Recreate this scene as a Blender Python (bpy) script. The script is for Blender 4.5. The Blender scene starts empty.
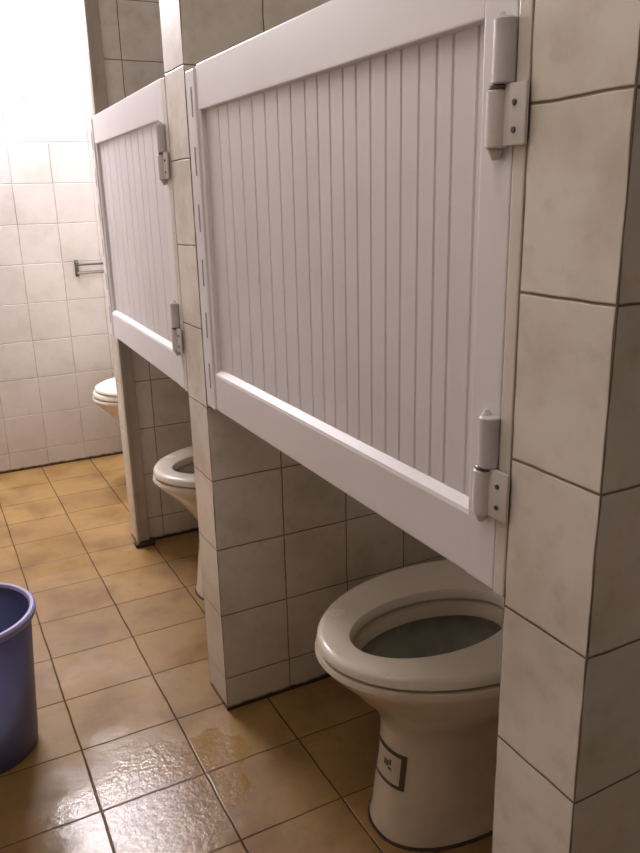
import bpy, bmesh, math
from mathutils import Vector, Matrix

S = 0.80            # survey units -> metres (one wall tile is 0.2 survey units)
scn = bpy.context.scene
C = scn.collection

# ------------------------------------------------------------------ camera
F, PITCH, YAW, ROLL, CX, CH = 772.06, .2921, .4737, -.0249, -.6104, 1.4198
fw = Vector((math.sin(YAW)*math.cos(PITCH), math.cos(YAW)*math.cos(PITCH), -math.sin(PITCH)))
rt = Vector((math.cos(YAW), -math.sin(YAW), 0)); up = rt.cross(fw)
r2 = math.cos(ROLL)*rt + math.sin(ROLL)*up
u2 = -math.sin(ROLL)*rt + math.cos(ROLL)*up
cam = bpy.data.cameras.new('camera'); camo = bpy.data.objects.new('camera', cam); C.objects.link(camo)
m = Matrix((r2, u2, -fw)).transposed().to_4x4(); m.translation = Vector((CX, 0, CH))*S
camo.matrix_world = m
cam.sensor_fit = 'VERTICAL'; cam.sensor_height = 24; cam.lens = F/853*24
cam.clip_start = .02
scn.camera = camo

# ------------------------------------------------------------------ world, light, exposure
w = bpy.data.worlds.new('world'); scn.world = w; w.use_nodes = True
w.node_tree.nodes['Background'].inputs[0].default_value = (.5, .5, .55, 1)
w.node_tree.nodes['Background'].inputs[1].default_value = .02
scn.view_settings.view_transform = 'Standard'; scn.view_settings.look = 'None'
scn.view_settings.gamma = 1; scn.view_settings.use_curve_mapping = False
scn.view_settings.exposure = 0.0

def area(name, loc, sx, sy, power, col, direction):
    l = bpy.data.lights.new(name, 'AREA'); l.shape = 'RECTANGLE'; l.size = sx*S; l.size_y = sy*S
    l.energy = power; l.color = col
    o = bpy.data.objects.new(name, l); C.objects.link(o); o.location = Vector(loc)*S
    o.rotation_euler = Vector(direction).to_track_quat('-Z', 'Y').to_euler()
    return o
# fluorescent tube high on the back wall, and a weaker unseen tube added as fill over the corridor
BACK_W, FILL_W = 54.0, 7.0
area('back_tube_light', (-.25, 4.20, 2.62), 1.1, .06, BACK_W, (.98, .94, 1.0), (0, -.35, -1))
area('corridor_fill_light', (-.42, .80, 2.80), .06, 1.8, FILL_W, (1.0, .87, .76), (.25, .1, -1))

# ------------------------------------------------------------------ node helpers
class NT:
    def __init__(s, name, rough=.4, col=(.8, .8, .8), spec=.5, metal=0):
        s.m = bpy.data.materials.new(name); s.m.use_nodes = True
        s.n = s.m.node_tree.nodes; s.l = s.m.node_tree.links
        s.b = s.n['Principled BSDF']
        s.b.inputs['Base Color'].default_value = (*col, 1); s.b.inputs['Roughness'].default_value = rough
        s.b.inputs['Specular IOR Level'].default_value = spec; s.b.inputs['Metallic'].default_value = metal
    def set(s, sock, v):
        if hasattr(v, 'links') or hasattr(v, 'is_linked'): s.l.new(v, sock)
        else: sock.default_value = v
    def math(s, op, a, b=0.0, c=None, clamp=False):
        x = s.n.new('ShaderNodeMath'); x.operation = op; x.use_clamp = clamp
        s.set(x.inputs[0], a); s.set(x.inputs[1], b)
        if c is not None: s.set(x.inputs[2], c)
        return x.outputs[0]
    def ramp(s, v, lo, hi, a=0., b=1.):
        x = s.n.new('ShaderNodeMapRange'); x.clamp = True; x.interpolation_type = 'SMOOTHSTEP'
        s.set(x.inputs[0], v)
        for i, q in zip((1, 2, 3, 4), (lo, hi, a, b)): x.inputs[i].default_value = q
        return x.outputs[0]
    def mix(s, f, a, b):
        x = s.n.new('ShaderNodeMix'); x.data_type = 'RGBA'
        s.set(x.inputs[0], f)
        for i, q in ((6, a), (7, b)):
            if isinstance(q, tuple): x.inputs[i].default_value = (*q, 1)
            else: s.l.new(q, x.inputs[i])
        return x.outputs[2]
    def noise(s, vec, scale, detail=4, rough=.55):
        x = s.n.new('ShaderNodeTexNoise'); s.l.new(vec, x.inputs['Vector'])
        x.inputs['Scale'].default_value = scale; x.inputs['Detail'].default_value = detail
        x.inputs['Roughness'].default_value = rough
        return x.outputs[0]
    def uv(s): return s.n.new('ShaderNodeTexCoord').outputs['UV']
    def obj(s): return s.n.new('ShaderNodeTexCoord').outputs['Object']
    def bump(s, h, strength=.3, dist=.002):
        x = s.n.new('ShaderNodeBump'); x.inputs['Strength'].default_value = strength
        x.inputs['Distance'].default_value = dist; s.l.new(h, x.inputs['Height'])
        s.l.new(x.outputs[0], s.b.inputs['Normal'])
    def col(s, c): s.l.new(c, s.b.inputs['Base Color'])
    def rough(s, r): s.l.new(r, s.b.inputs['Roughness'])

def tile_mat(name, su, sv, ou, ov, base, grout, gw=.0014, var=.06, rough=.22, dirt=(.34, .26, .15), dirt_h=.75, dirt_amt=.38, floor=False, gu=None):
    t = NT(name, rough)
    uv = t.uv(); sp = t.n.new('ShaderNodeSeparateXYZ'); t.l.new(uv, sp.inputs[0])
    # a little waviness so the joints are not ruler straight
    wob = t.math('MULTIPLY', t.math('SUBTRACT', t.noise(uv, 9, 2), .5), .006)
    def axis(v, s_, o_):
        q = t.math('DIVIDE', t.math('SUBTRACT', t.math('ADD', v, wob), o_), s_)
        f = t.math('FRACT', q)
        return t.math('MULTIPLY', t.math('MINIMUM', f, t.math('SUBTRACT', 1., f)), s_), t.math('FLOOR', q)
    du, iu = axis(sp.outputs[0], su, ou); dv, iv = axis(sp.outputs[1], sv, ov)
    gu = gu or gw
    mu = t.ramp(du, gu*.6, gu*1.7, 1, 0); mv = t.ramp(dv, gw*.6, gw*1.7, 1, 0)
    g = t.math('MAXIMUM', mu, mv)
    cmb = t.n.new('ShaderNodeCombineXYZ'); t.l.new(iu, cmb.inputs[0]); t.l.new(iv, cmb.inputs[1])
    wn = t.n.new('ShaderNodeTexWhiteNoise'); wn.noise_dimensions = '3D'; t.l.new(cmb.outputs[0], wn.inputs['Vector'])
    val = t.math('MULTIPLY_ADD', wn.outputs['Value'], var*2, 1-var)
    hs = t.n.new('ShaderNodeHueSaturation'); t.l.new(val, hs.inputs['Value']); hs.inputs['Color'].default_value = (*base, 1)
    n1 = t.noise(uv, 5, 6); n2 = t.noise(uv, 26, 4)
    c = hs.outputs['Color']
    blot = t.math('MULTIPLY', t.ramp(n1, .42, .72), dirt_amt)
    c = t.mix(blot, c, dirt)
    c = t.mix(t.math('MULTIPLY', t.ramp(n2, .5, .75), dirt_amt*.5), c, dirt)
    if not floor:   # splash stains and the black line of old sealant along the foot of the wall
        low = t.math('MULTIPLY', t.ramp(t.math('ADD', sp.outputs[1], t.math('MULTIPLY', n1, .1)), .03, dirt_h, 1, 0), dirt_amt*1.3)
        c = t.mix(low, c, dirt)
    gc = t.mix(t.ramp(n1, .3, .65), grout, tuple(q*.55 for q in grout))
    c = t.mix(t.math('MULTIPLY', g, t.ramp(n2, .25, .45, .75, 1)), c, gc)
    if not floor:
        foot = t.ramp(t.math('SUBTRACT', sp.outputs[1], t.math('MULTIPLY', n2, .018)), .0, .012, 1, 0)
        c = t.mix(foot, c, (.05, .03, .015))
    t.col(c)
    h = t.math('SUBTRACT', 1., t.math('MAXIMUM', t.ramp(du, 0, gu*2.2, 1, 0), t.ramp(dv, 0, gw*2.2, 1, 0)))
    if floor:
        t.b.inputs['Specular IOR Level'].default_value = .38
        dist = t.n.new('ShaderNodeVectorMath'); dist.operation = 'DISTANCE'; t.l.new(uv, dist.inputs[0])
        dist.inputs[1].default_value = (-.27, 1.56, 0)          # the wettest patch, in front of the near stall
        pud = t.ramp(t.math('ADD', dist.outputs['Value'], t.math('MULTIPLY', t.math('SUBTRACT', n1, .5), .5)), .12, .34, 1, 0)
        wet = t.math('MAXIMUM', t.math('MULTIPLY', t.ramp(t.noise(uv, 2.2, 3), .40, .62), .55), pud)
        fine = t.noise(uv, 48, 5, .65)
        r = t.math('ADD', t.ramp(wet, 0, 1, .58, .09), t.math('MULTIPLY', g, .3))
        t.rough(r)
        h = t.math('ADD', t.math('ADD', h, t.math('MULTIPLY', fine, t.ramp(wet, 0, 1, .2, 1.0))), t.math('MULTIPLY', n1, .5))
        t.bump(h, .55, .0022)
    else:
        t.rough(t.math('ADD', t.math('MULTIPLY_ADD', n2, .08, rough-.02), t.math('MULTIPLY', g, .5)))
        h = t.math('ADD', h, t.math('MULTIPLY', n1, .25))
        t.bump(h, .5, .0025)
    return t.m

def plain(name, col, rough=.4, spec=.5, metal=0, stain=None, amt=.3, scale=6, bump=0):
    t = NT(name, rough, col, spec, metal)
    if stain:
        o = t.obj(); n = t.noise(o, scale, 5)
        t.col(t.mix(t.math('MULTIPLY', t.ramp(n, .42, .72), amt), col, stain))
        t.rough(t.math('MULTIPLY_ADD', n, .14, rough-.07))
        if bump: t.bump(t.noise(o, scale*6, 4), bump, .001)
    return t.m

TILE = (.785, .74, .675); GROUT = (.27, .19, .115)
SK = .1067
M = {}
M['tile_side'] = tile_mat('partition_tiles', .2, .2, 0, SK, TILE, GROUT)
def end_mat(name, y0, t_): return tile_mat(name, t_, .2, y0, SK, TILE, GROUT)
M['tile_back'] = tile_mat('back_wall_tiles', .2, .2, -.1, SK, (.69, .655, .645), (.59, .55, .54), .0016, .03, dirt_amt=.2)
M['tile_plain'] = tile_mat('room_wall_tiles', .2, .2, 0, SK, (.62, .57, .52), (.4, .34, .28), .003, .04, dirt_amt=.2)
M['floor'] = tile_mat('tan_floor_tiles', .265, .245, -.14, 1.612, (.27, .160, .056), (.07, .036, .012), .0016, .10,
                      dirt=(.15, .072, .024), dirt_amt=.65, floor=True, gu=.0019)
M['paint'] = plain('ceiling_paint', (.82, .81, .79), .8)
M['pvc'] = plain('white_plastic', (.80, .775, .79), .42, stain=(.70, .65, .64), amt=.4, scale=4)
M['panel'] = plain('white_plastic_boards', (.74, .715, .725), .38, stain=(.66, .62, .60), amt=.5, scale=5)
M['jamb'] = plain('door_jamb_plastic', (.73, .68, .61), .4, stain=(.5, .43, .36), amt=.4, scale=7)
M['post'] = plain('tarnished_post', (.44, .385, .31), .45, stain=(.26, .2, .13), amt=.6, scale=7)
M['slot'] = plain('slot_shadow_plastic', (.30, .28, .29), .6)
M['hinge'] = plain('greyish_plastic_hinge', (.62, .59, .60), .34, stain=(.40, .37, .36), amt=.4, scale=20)
M['leaf'] = plain('hinge_leaf_plastic', (.68, .64, .62), .36)
M['screw'] = plain('dark_screw', (.10, .085, .08), .4, metal=.6)
M['ceramic'] = plain('glazed_ceramic', (.64, .56, .44), .14, stain=(.46, .36, .24), amt=.45, scale=7)
M['seat'] = plain('toilet_seat_plastic', (.70, .64, .55), .25, stain=(.62, .54, .44), amt=.35, scale=8)
M['water'] = plain('toilet_water', (.16, .18, .15), .04)
M['bowl_in'] = plain('stained_ceramic', (.40, .39, .33), .2, stain=(.22, .2, .15), amt=.6, scale=9)
M['sticker'] = plain('faded_paper_sticker', (.54, .48, .36), .5, stain=(.45, .40, .27), amt=.6, scale=25)
M['ink'] = plain('sticker_ink', (.075, .06, .04), .5)
M['steel'] = plain('brushed_metal', (.32, .31, .27), .25, metal=.9)
M['dark_steel'] = plain('tarnished_metal', (.14, .13, .11), .4, metal=.6)
M['bucket'] = plain('blue_plastic', (.088, .094, .19), .38, stain=(.068, .07, .14), amt=.5, scale=6)
M['bucket_rim_lit'] = plain('blue_plastic_rim_highlight', (.30, .28, .50), .28)  # lip highlight put into the colour, lighter than the body plastic
M['foot_shade'] = plain('painted_foot_shadow', (.035, .022, .012), .8, stain=(.10, .06, .03), amt=.8, scale=20)  # near-black colour for painted shadows under the toilets and the far post
def emit(name, col, st):
    t = NT(name); t.b.inputs['Emission Color'].default_value = (*col, 1); t.b.inputs['Emission Strength'].default_value = st
    return t.m
M['tube'] = emit('lit_tube', (1, .96, 1), 14)
M['tube_fill'] = emit('warm_fill_tube', (1, .92, .84), 5)

for k, v in (('Subsurface Weight', .3), ('Subsurface Scale', .02), ('Subsurface Radius', (.7, .75, 1))): M['bucket'].node_tree.nodes['Principled BSDF'].inputs[k].default_value = v

# ------------------------------------------------------------------ mesh helpers (survey units in, metres out)
def box(bm, x0, x1, y0, y1, z0, z1, mats=(0, 0, 0), bevel=0):
    """axis aligned box; mats = slots for X-facing, Y-facing, Z-facing sides; UV in survey units"""
    uvl = bm.loops.layers.uv.verify()
    v = [bm.verts.new((x, y, z)) for x in (x0, x1) for y in (y0, y1) for z in (z0, z1)]
    fs = [((0, 1, 3, 2), 0), ((4, 6, 7, 5), 0), ((0, 4, 5, 1), 1), ((2, 3, 7, 6), 1), ((0, 2, 6, 4), 2), ((1, 5, 7, 3), 2)]
    out = []
    for idx, ax in fs:
        f = bm.faces.new([v[i] for i in idx]); f.material_index = mats[ax]; out.append(f)
        for l in f.loops:
            c = l.vert.co; l[uvl].uv = {0: (c.y, c.z), 1: (c.x, c.z), 2: (c.x, c.y)}[ax]
    if bevel:
        bmesh.ops.bevel(bm, geom=list({e for f in out for e in f.edges}), offset=bevel, segments=2, affect='EDGES', profile=.6)

def loft(bm, loops, cap0=False, cap1=False, mat=0, mats=None):
    rings = [[bm.verts.new(p) for p in lp] for lp in loops]
    n = len(rings[0])
    for k, (a, b) in enumerate(zip(rings, rings[1:])):
        for i in range(n):
            f = bm.faces.new((a[i], a[(i+1) % n], b[(i+1) % n], b[i])); f.smooth = True
            f.material_index = mats[k] if mats else mat
    if cap0: bm.faces.new(rings[0][::-1]).material_index = mat
    if cap1:
        f = bm.faces.new(rings[-1]); f.material_index = mats[-1] if mats else mat
    return rings

def cyl(bm, p0, p1, r, n=20, r1=None, mat=0):
    p0, p1 = Vector(p0), Vector(p1); d = (p1-p0).normalized()
    a = d.orthogonal().normalized(); b = d.cross(a); r1 = r if r1 is None else r1
    ring = lambda c, q: [c + q*(math.cos(2*math.pi*i/n)*a + math.sin(2*math.pi*i/n)*b) for i in range(n)]
    loft(bm, [ring(p0, r*.86), ring(p0+d*r*.14, r), ring(p1-d*r1*.14, r1), ring(p1, r1*.86)], True, True, mat)

def mesh(name, bm, mats, parent=None, sharp=True):
    bmesh.ops.recalc_face_normals(bm, faces=bm.faces[:])
    for v in bm.verts: v.co *= S
    me = bpy.data.meshes.new(name); bm.to_mesh(me); bm.free()
    for q in (mats if isinstance(mats, (list, tuple)) else [mats]): me.materials.append(q)
    if sharp:
        for p in me.polygons: p.use_smooth = True
        me.set_sharp_from_angle(angle=math.radians(38))
    o = bpy.data.objects.new(name, me); C.objects.link(o)
    if parent: o.parent = parent
    return o

def struct(name, bm, mats):
    o = mesh(name, bm, mats, sharp=False); o['kind'] = 'structure'; return o

def thing(name, label, cat, loc=(0, 0, 0), rz=0, group=None):
    o = bpy.data.objects.new(name, None); C.objects.link(o); o.empty_display_size = .1
    o.location = Vector(loc)*S; o.rotation_euler = (0, 0, rz); o['label'] = label; o['category'] = cat
    if group: o['group'] = group
    return o

def sbox(name, mat, *a, **k):
    bm = bmesh.new(); box(bm, *a, **k); return struct(name, bm, mat)

# ------------------------------------------------------------------ the room
XL, XR, YF, YB, ZC = -1.55, .98, -1.3, 4.33, 2.9
P = [(.542, .683), (1.818, 1.965), (3.065, 3.17)]          # near, middle and far partition
PX = [0, 0, .066]
sbox('floor', M['floor'], XL, XR, YF, YB, -.1, 0)
sbox('ceiling', M['paint'], XL, XR, YF, YB, ZC, ZC+.1)
sbox('wall_back', M['tile_back'], XL, XR, YB, YB+.1, -.1, ZC+.1)
sbox('wall_left', M['tile_plain'], XL-.1, XL, YF, YB, -.1, ZC+.1)
sbox('wall_right', M['tile_plain'], XR, XR+.1, YF, YB, -.1, ZC+.1)
sbox('wall_front', M['tile_plain'], XL, XR, YF-.1, YF, -.1, ZC+.1)
for nm, (y0, y1), x0 in zip(('wall_near_partition', 'wall_middle_partition', 'wall_far_partition'), P, PX):
    sbox(nm, [end_mat(nm+'_end_tiles', y0, y1-y0), M['tile_side'] if x0 == 0 else
              tile_mat('far_partition_tiles', .2, .2, .185, SK, TILE, GROUT), M['paint']],
         x0, XR, y0, y1, 0, 2.55, mats=(0, 1, 2))
# plastic jambs the doors hang from, at each stall's near side
for y, n, wj in ((P[0][1], 1, .022), (P[1][1], 2, .028)):
    bm = bmesh.new()
    box(bm, -.001, .05, y+.001, y+wj, .915, 1.70, bevel=.003)
    struct('trim_%d' % n, bm, M['jamb'])
# tall frame post on the near face of the far partition
bm = bmesh.new()
box(bm, .062, .074, 3.030, 3.064, .0, 2.55, bevel=.002)
box(bm, .074, .115, 3.040, 3.064, .0, 2.55, bevel=.003)
struct('trim_3', bm, M['post'])
bm = bmesh.new()                                                  # dark collar standing in for the shadow at that post's foot
box(bm, .050, .135, 3.018, 3.066, .0, .020, bevel=.008)
struct('trim_4', bm, M['foot_shade'])

# ------------------------------------------------------------------ doors
GROOVES = [1.655, 1.6, 1.535, 1.472, 1.412, 1.355, 1.30, 1.245, 1.20, 1.158, 1.115, 1.075, 1.034, .992, .953, .911, .872, .838, .79]
def stall_door(y0, L, rz, label, grooves, zlo=.917, zhi=1.695):
    d = thing('stall_door', label, 'door', (0, y0, zlo), rz, None)
    H = zhi-zlo
    ST, TR, BR, ED = .058, .092, .103, .088      # hinge stile, top rail, bottom rail, free-side strip
    def part(name, mat, a, bev=.005, parent=d):
        bm = bmesh.new(); box(bm, *a, bevel=bev); return mesh(name, bm, mat, parent, False)
    part('stile', M['pvc'], (0, .034, .002, ST, 0, H), .0025)
    part('top_rail', M['pvc'], (0, .034, ST-.002, L-ED+.006, H-TR, H), .0025)
    # bottom rail with a sloping ledge on its upper edge
    bm = bmesh.new()
    prof = [(.034, 0), (.003, 0), (0, .004), (0, BR-.016), (.002, BR-.010), (.014, BR), (.034, BR)]
    y1, y2 = ST-.002, L-ED+.006
    A = [bm.verts.new((x, y1, z)) for x, z in prof]; B = [bm.verts.new((x, y2, z)) for x, z in prof]
    n = len(prof)
    for i in range(n): bm.faces.new((A[i], A[(i+1) % n], B[(i+1) % n], B[i]))
    bm.faces.new(A); bm.faces.new(B[::-1]); mesh('bottom_rail', bm, M['pvc'], d, False)
    # boarded panel: one mesh, the joints between boards cut into its profile
    bm = bmesh.new(); ys = [ST-.004]; xs = [.015]
    for g in sorted(grooves):
        q = g-.705
        if q > L-ED-.02: continue
        ys += [q-.0028, q-.0010, q+.0010, q+.0028]; xs += [.0146, .0175, .0175, .0146]
    ys.append(L-ED+.012); xs.append(.015)
    za, zb = BR-.004, H-TR+.004
    front = [[bm.verts.new((x, y, z)) for y, x in zip(ys, xs)] for z in (za, zb)]
    back = [[bm.verts.new((.030, y, z)) for y in (ys[0], ys[-1])] for z in (za, zb)]
    for i in range(len(ys)-1):
        bm.faces.new((front[0][i], front[0][i+1], front[1][i+1], front[1][i]))
    bm.faces.new((back[0][0], back[1][0], back[1][1], back[0][1]))
    mesh('board_panel', bm, M['panel'], d, False)
    # free edge strip with its row of slots
    e = part('edge_strip', M['pvc'], (-.001, .034, L-ED+.022, L-.006, -.002, H-.004), .004)
    part('stile', M['pvc'], (.004, .034, L-ED+.004, L-ED+.024, 0, H-.002), .003)
    for k in range(6):
        z = .05+k*.125
        part('slot', M['slot'], (-.0022, .0, L-.046, L-.040, z, z+.062), .0008, e)
    # lift-off hinges
    for hz in (.541, .098):
        bm = bmesh.new()                                          # upper barrel with its wing, fixed to the door
        cyl(bm, (-.006, .013, hz+.072), (-.006, .013, hz+.138), .0135, 24)
        cyl(bm, (-.006, .020, hz+.136), (-.006, .020, hz+.145), .007, 16, .003)
        box(bm, -.010, .001, .002, .030, hz+.074, hz+.136, bevel=.003)
        h = mesh('hinge', bm, M['hinge'], d)
        bm = bmesh.new()                                          # lower barrel and leaf, screwed to the jamb
        cyl(bm, (-.006, .021, hz+.006), (-.006, .021, hz+.067), .0135, 24)
        cyl(bm, (-.006, .023, hz-.006), (-.006, .023, hz+.006), .004, 16, .009)
        box(bm, -.0085, -.0035, -.026, .020, hz+.008, hz+.072, bevel=.0015)
        mesh('hinge_leaf', bm, M['leaf'], h)
        bm = bmesh.new(); cyl(bm, (-.006, .019, hz+.0665), (-.006, .019, hz+.0725), .0125, 20)
        mesh('washer', bm, M['dark_steel'], h)
        for sz in (.024, .052):
            bm = bmesh.new(); cyl(bm, (-.0105, -.009, hz+sz), (-.007, -.009, hz+sz), .0032, 14)
            mesh('screw', bm, M['screw'], h)
    return d
stall_door(.705, 1.113, 0, 'larger nearer white boarded stall door hung high over the nearest toilet', GROOVES)
stall_door(1.995, 1.052, math.radians(-2.1), 'smaller farther white boarded stall door hung past the middle tiled partition', [.80, .90, 1.0, 1.07, 1.16, 1.24, 1.34, 1.41, 1.52, 1.60], zhi=1.702)

# ------------------------------------------------------------------ toilets
N = 56
def ell(z, cx, a, b, n=2.0, cy=0):
    out = []
    for i in range(N):
        t = 2*math.pi*i/N; c, s = math.cos(t), math.sin(t)
        e = 2/n
        out.append(Vector((cx + a*math.copysign(abs(c)**e, c), cy + b*math.copysign(abs(s)**e, s), z)))
    return out
def sec(z, xf, xb, b, n=2.2, cy=0): return ell(z, (xf+xb)/2, (xb-xf)/2, b, n, cy)
PED = [(0, .149, .62, .133), (.012, .147, .625, .135), (.03, .153, .62, .129), (.10, .160, .61, .126), (.19, .172, .60, .121),
       (.26, .178, .60, .123)]
def toilet(y, label, sticker=False, lid=False, x=0):
    t = thing('toilet', label, 'toilet', (x, y, 0))
    bm = bmesh.new()
    L = [sec(z, xf, xb, b, 2.3) for z, xf, xb, b in PED]
    L += [sec(.295, .168, .61, .138), sec(.33, .146, .63, .163), sec(.37, .114, .66, .193), sec(.41, .080, .69, .221),
          sec(.44, .050, .71, .236, 2.1, .006), sec(.455, .034, .722, .246, 2.05, .008), sec(.468, .025, .728, .251, 2, .008), sec(.478, .028, .724, .248, 2, .008)]
    nout = len(L)
    L += [ell(.479, .294, .204, .124), ell(.473, .294, .197, .118), ell(.442, .296, .186, .110), ell(.434, .298, .198, .122),
          ell(.40, .306, .186, .120), ell(.34, .312, .150, .098), ell(.28, .32, .105, .072), ell(.22, .33, .07, .05)]
    loft(bm, L, True, True, 0, [0]*(nout+2) + [1]*(len(L)-nout-3))
    mesh('bowl', bm, [M['ceramic'], M['bowl_in']], t)
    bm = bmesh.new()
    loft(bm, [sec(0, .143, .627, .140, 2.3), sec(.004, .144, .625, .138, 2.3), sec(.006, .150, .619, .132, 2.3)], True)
    mesh('base_shade', bm, M['foot_shade'], t)  # thin dark ring painting the contact shadow round the base
    bm = bmesh.new(); r = ell(.30, .318, .118, .08); bm.faces.new([bm.verts.new(p) for p in r])
    mesh('water', bm, M['water'], t)
    bm = bmesh.new()
    so = lambda z, d: ell(z, .372, .342-d, .243-d, 2, .008)
    si = lambda z, d: ell(z, .294, .194+d, .115+d)
    seq = [so(.481, .006), so(.487, 0), so(.500, .001), so(.507, .006), so(.510, .016),
           si(.510, .018), si(.507, .007), si(.500, .002), si(.487, 0), si(.481, .004)]
    seq.append(seq[0])
    loft(bm, seq, mat=0); bmesh.ops.remove_doubles(bm, verts=bm.verts[:], dist=1e-5)
    s = mesh('seat', bm, M['seat'], t)
    for q in (-.075, .075):
        bm = bmesh.new(); cyl(bm, (.70, q-.025, .497), (.70, q+.025, .497), .014, 16)
        mesh('seat_hinge', bm, M['seat'], s)
    if lid:
        bm = bmesh.new()
        loft(bm, [ell(.511, .378, .33, .243), ell(.517, .378, .338, .250), ell(.526, .378, .335, .247), ell(.535, .378, .315, .228),
                  ell(.541, .378, .26, .18), ell(.544, .378, .13, .09)], True, True)
        mesh('lid', bm, M['seat'], t)
    if sticker:
        # faded rectangular sticker wrapped on the pedestal: a patch that follows its surface
        def surf(th, z, d):
            for (z0, a0, b0, w0), (z1, a1, b1, w1) in zip(PED, PED[1:]):
                if z0 <= z <= z1: break
            k = (z-z0)/(z1-z0); xf = a0+k*(a1-a0); xb = b0+k*(b1-b0); b = w0+k*(w1-w0)
            a = (xb-xf)/2; c, s_ = math.cos(th), math.sin(th); e = 2/2.3
            return Vector(((xf+xb)/2 + (a+d)*math.copysign(abs(c)**e, c), (b+d)*math.copysign(abs(s_)**e, s_), z))
        def patch(bm, t0, t1, z0, z1, d, d0=0, nt=14, nz=6):
            g = [[bm.verts.new(surf(t0+(t1-t0)*i/nt, z0+(z1-z0)*j/nz, d)) for i in range(nt+1)] for j in range(nz+1)]
            h = [[bm.verts.new(surf(t0+(t1-t0)*i/nt, z0+(z1-z0)*j/nz, d0)) for i in range(nt+1)] for j in range(nz+1)]
            for j in range(nz):
                for i in range(nt): bm.faces.new((g[j][i], g[j][i+1], g[j+1][i+1], g[j+1][i]))
            rim = [(0, i) for i in range(nt+1)] + [(j, nt) for j in range(1, nz+1)] + [(nz, i) for i in range(nt-1, -1, -1)] + [(j, 0) for j in range(nz-1, 0, -1)]
            for (a, b), (c, e) in zip(rim, rim[1:]+rim[:1]): bm.faces.new((g[a][b], g[c][e], h[c][e], h[a][b]))
        T0, T1, Z0, Z1 = STK
        bm = bmesh.new(); patch(bm, T0, T1, Z0, Z1, .0022); lab = mesh('sticker', bm, M['sticker'], t); lab['label'] = 'faded sticker with a dark border'
        bt, bz = (T1-T0)*.10, .0075
        bm = bmesh.new()
        for a in ((T0, T1, Z0, Z0+bz), (T0, T1, Z1-bz*1.3, Z1), (T0, T0+bt, Z0+bz, Z1-bz), (T1-bt*1.3, T1, Z0+bz, Z1-bz)):
            patch(bm, *a, .0032, .0020, 10, 3)
        mesh('border', bm, M['ink'], lab)
        bm = bmesh.new(); tm = T0+(T1-T0)*.5; zm = Z0+(Z1-Z0)*.56; dt = (T1-T0)
        for a in ((tm-.10*dt, tm+.02*dt, zm-.008, zm+.006), (tm+.04*dt, tm+.10*dt, zm-.002, zm+.012), (tm+.02*dt, tm+.12*dt, zm-.014, zm-.008)):
            patch(bm, *a, .0030, .0018, 4, 3)
        mesh('mark', bm, M['dark_steel'], lab)
    return t
STK = (math.radians(163), math.radians(205), .140, .228)
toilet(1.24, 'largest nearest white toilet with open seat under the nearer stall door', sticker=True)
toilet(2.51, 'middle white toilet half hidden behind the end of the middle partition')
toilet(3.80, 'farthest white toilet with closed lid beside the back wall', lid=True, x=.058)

# ------------------------------------------------------------------ bucket
b = thing('bucket', 'blue plastic bucket standing on the tan floor at the left edge', 'bucket', (-.63, 1.995, 0))
def circ(r, z): return [Vector((r*math.cos(2*math.pi*i/64), r*math.sin(2*math.pi*i/64), z)) for i in range(64)]
bm = bmesh.new()
loft(bm, [circ(.118, .006), circ(.124, 0), circ(.131, .004), circ(.134, .02), circ(.1365, .04), circ(.140, .10), circ(.150, .24), circ(.159, .36), circ(.162, .398),
          circ(.158, .400), circ(.155, .36), circ(.135, .05), circ(.125, .012)], True, True)
mesh('body', bm, M['bucket'], b)
bm = bmesh.new()
lp = [circ(.158, .402), circ(.162, .409), circ(.170, .409), circ(.175, .404), circ(.175, .394), circ(.171, .386), circ(.164, .386), circ(.158, .402)]
loft(bm, lp); bmesh.ops.remove_doubles(bm, verts=bm.verts[:], dist=1e-5); mesh('rim', bm, M['bucket_rim_lit'], b)

# ------------------------------------------------------------------ metal rail on the back wall
t = thing('towel_rail', 'small double bar metal rail mounted on the white back wall', 'rail', (.17, YB, 1.04))
for x in (0, .40):
    bm = bmesh.new(); box(bm, x-.010, x+.010, -.006, -.0005, -.012, .076, bevel=.002)
    box(bm, x-.006, x+.006, -.055, -.004, .045, .066, bevel=.003); box(bm, x-.006, x+.006, -.040, -.004, .005, .018, bevel=.003)
    mesh('bracket', bm, M['dark_steel'], t)
bm = bmesh.new(); cyl(bm, (-.004, -.050, .054), (.404, -.050, .054), .0065, 16); mesh('bar', bm, M['dark_steel'], t)
bm = bmesh.new(); cyl(bm, (-.004, -.036, .010), (.404, -.036, .010), .0085, 16); mesh('bar', bm, M['steel'], t)

# ------------------------------------------------------------------ lamp fixtures (above the picture; the corridor one is added fill)
def tube_lamp(loc, rz, L, label, m_, wall):
    t = thing('tube_lamp', label, 'lamp', loc, rz)
    bm = bmesh.new(); box(bm, -L/2, L/2, -.03, .03, .03, .08, bevel=.006); mesh('housing', bm, M['paint'], t)
    bm = bmesh.new(); cyl(bm, (-L/2+.03, 0, .012), (L/2-.03, 0, .012), .016, 20); mesh('tube', bm, m_, t)
    return t
tube_lamp((-.25, 4.17, 2.82), 0, 1.1, 'lit fluorescent tube on the ceiling beside the back wall', M['tube'], True)
tube_lamp((-.42, .80, 2.82), math.pi/2, 1.8, 'added unseen warm fill tube on the ceiling over the near floor', M['tube_fill'], False)
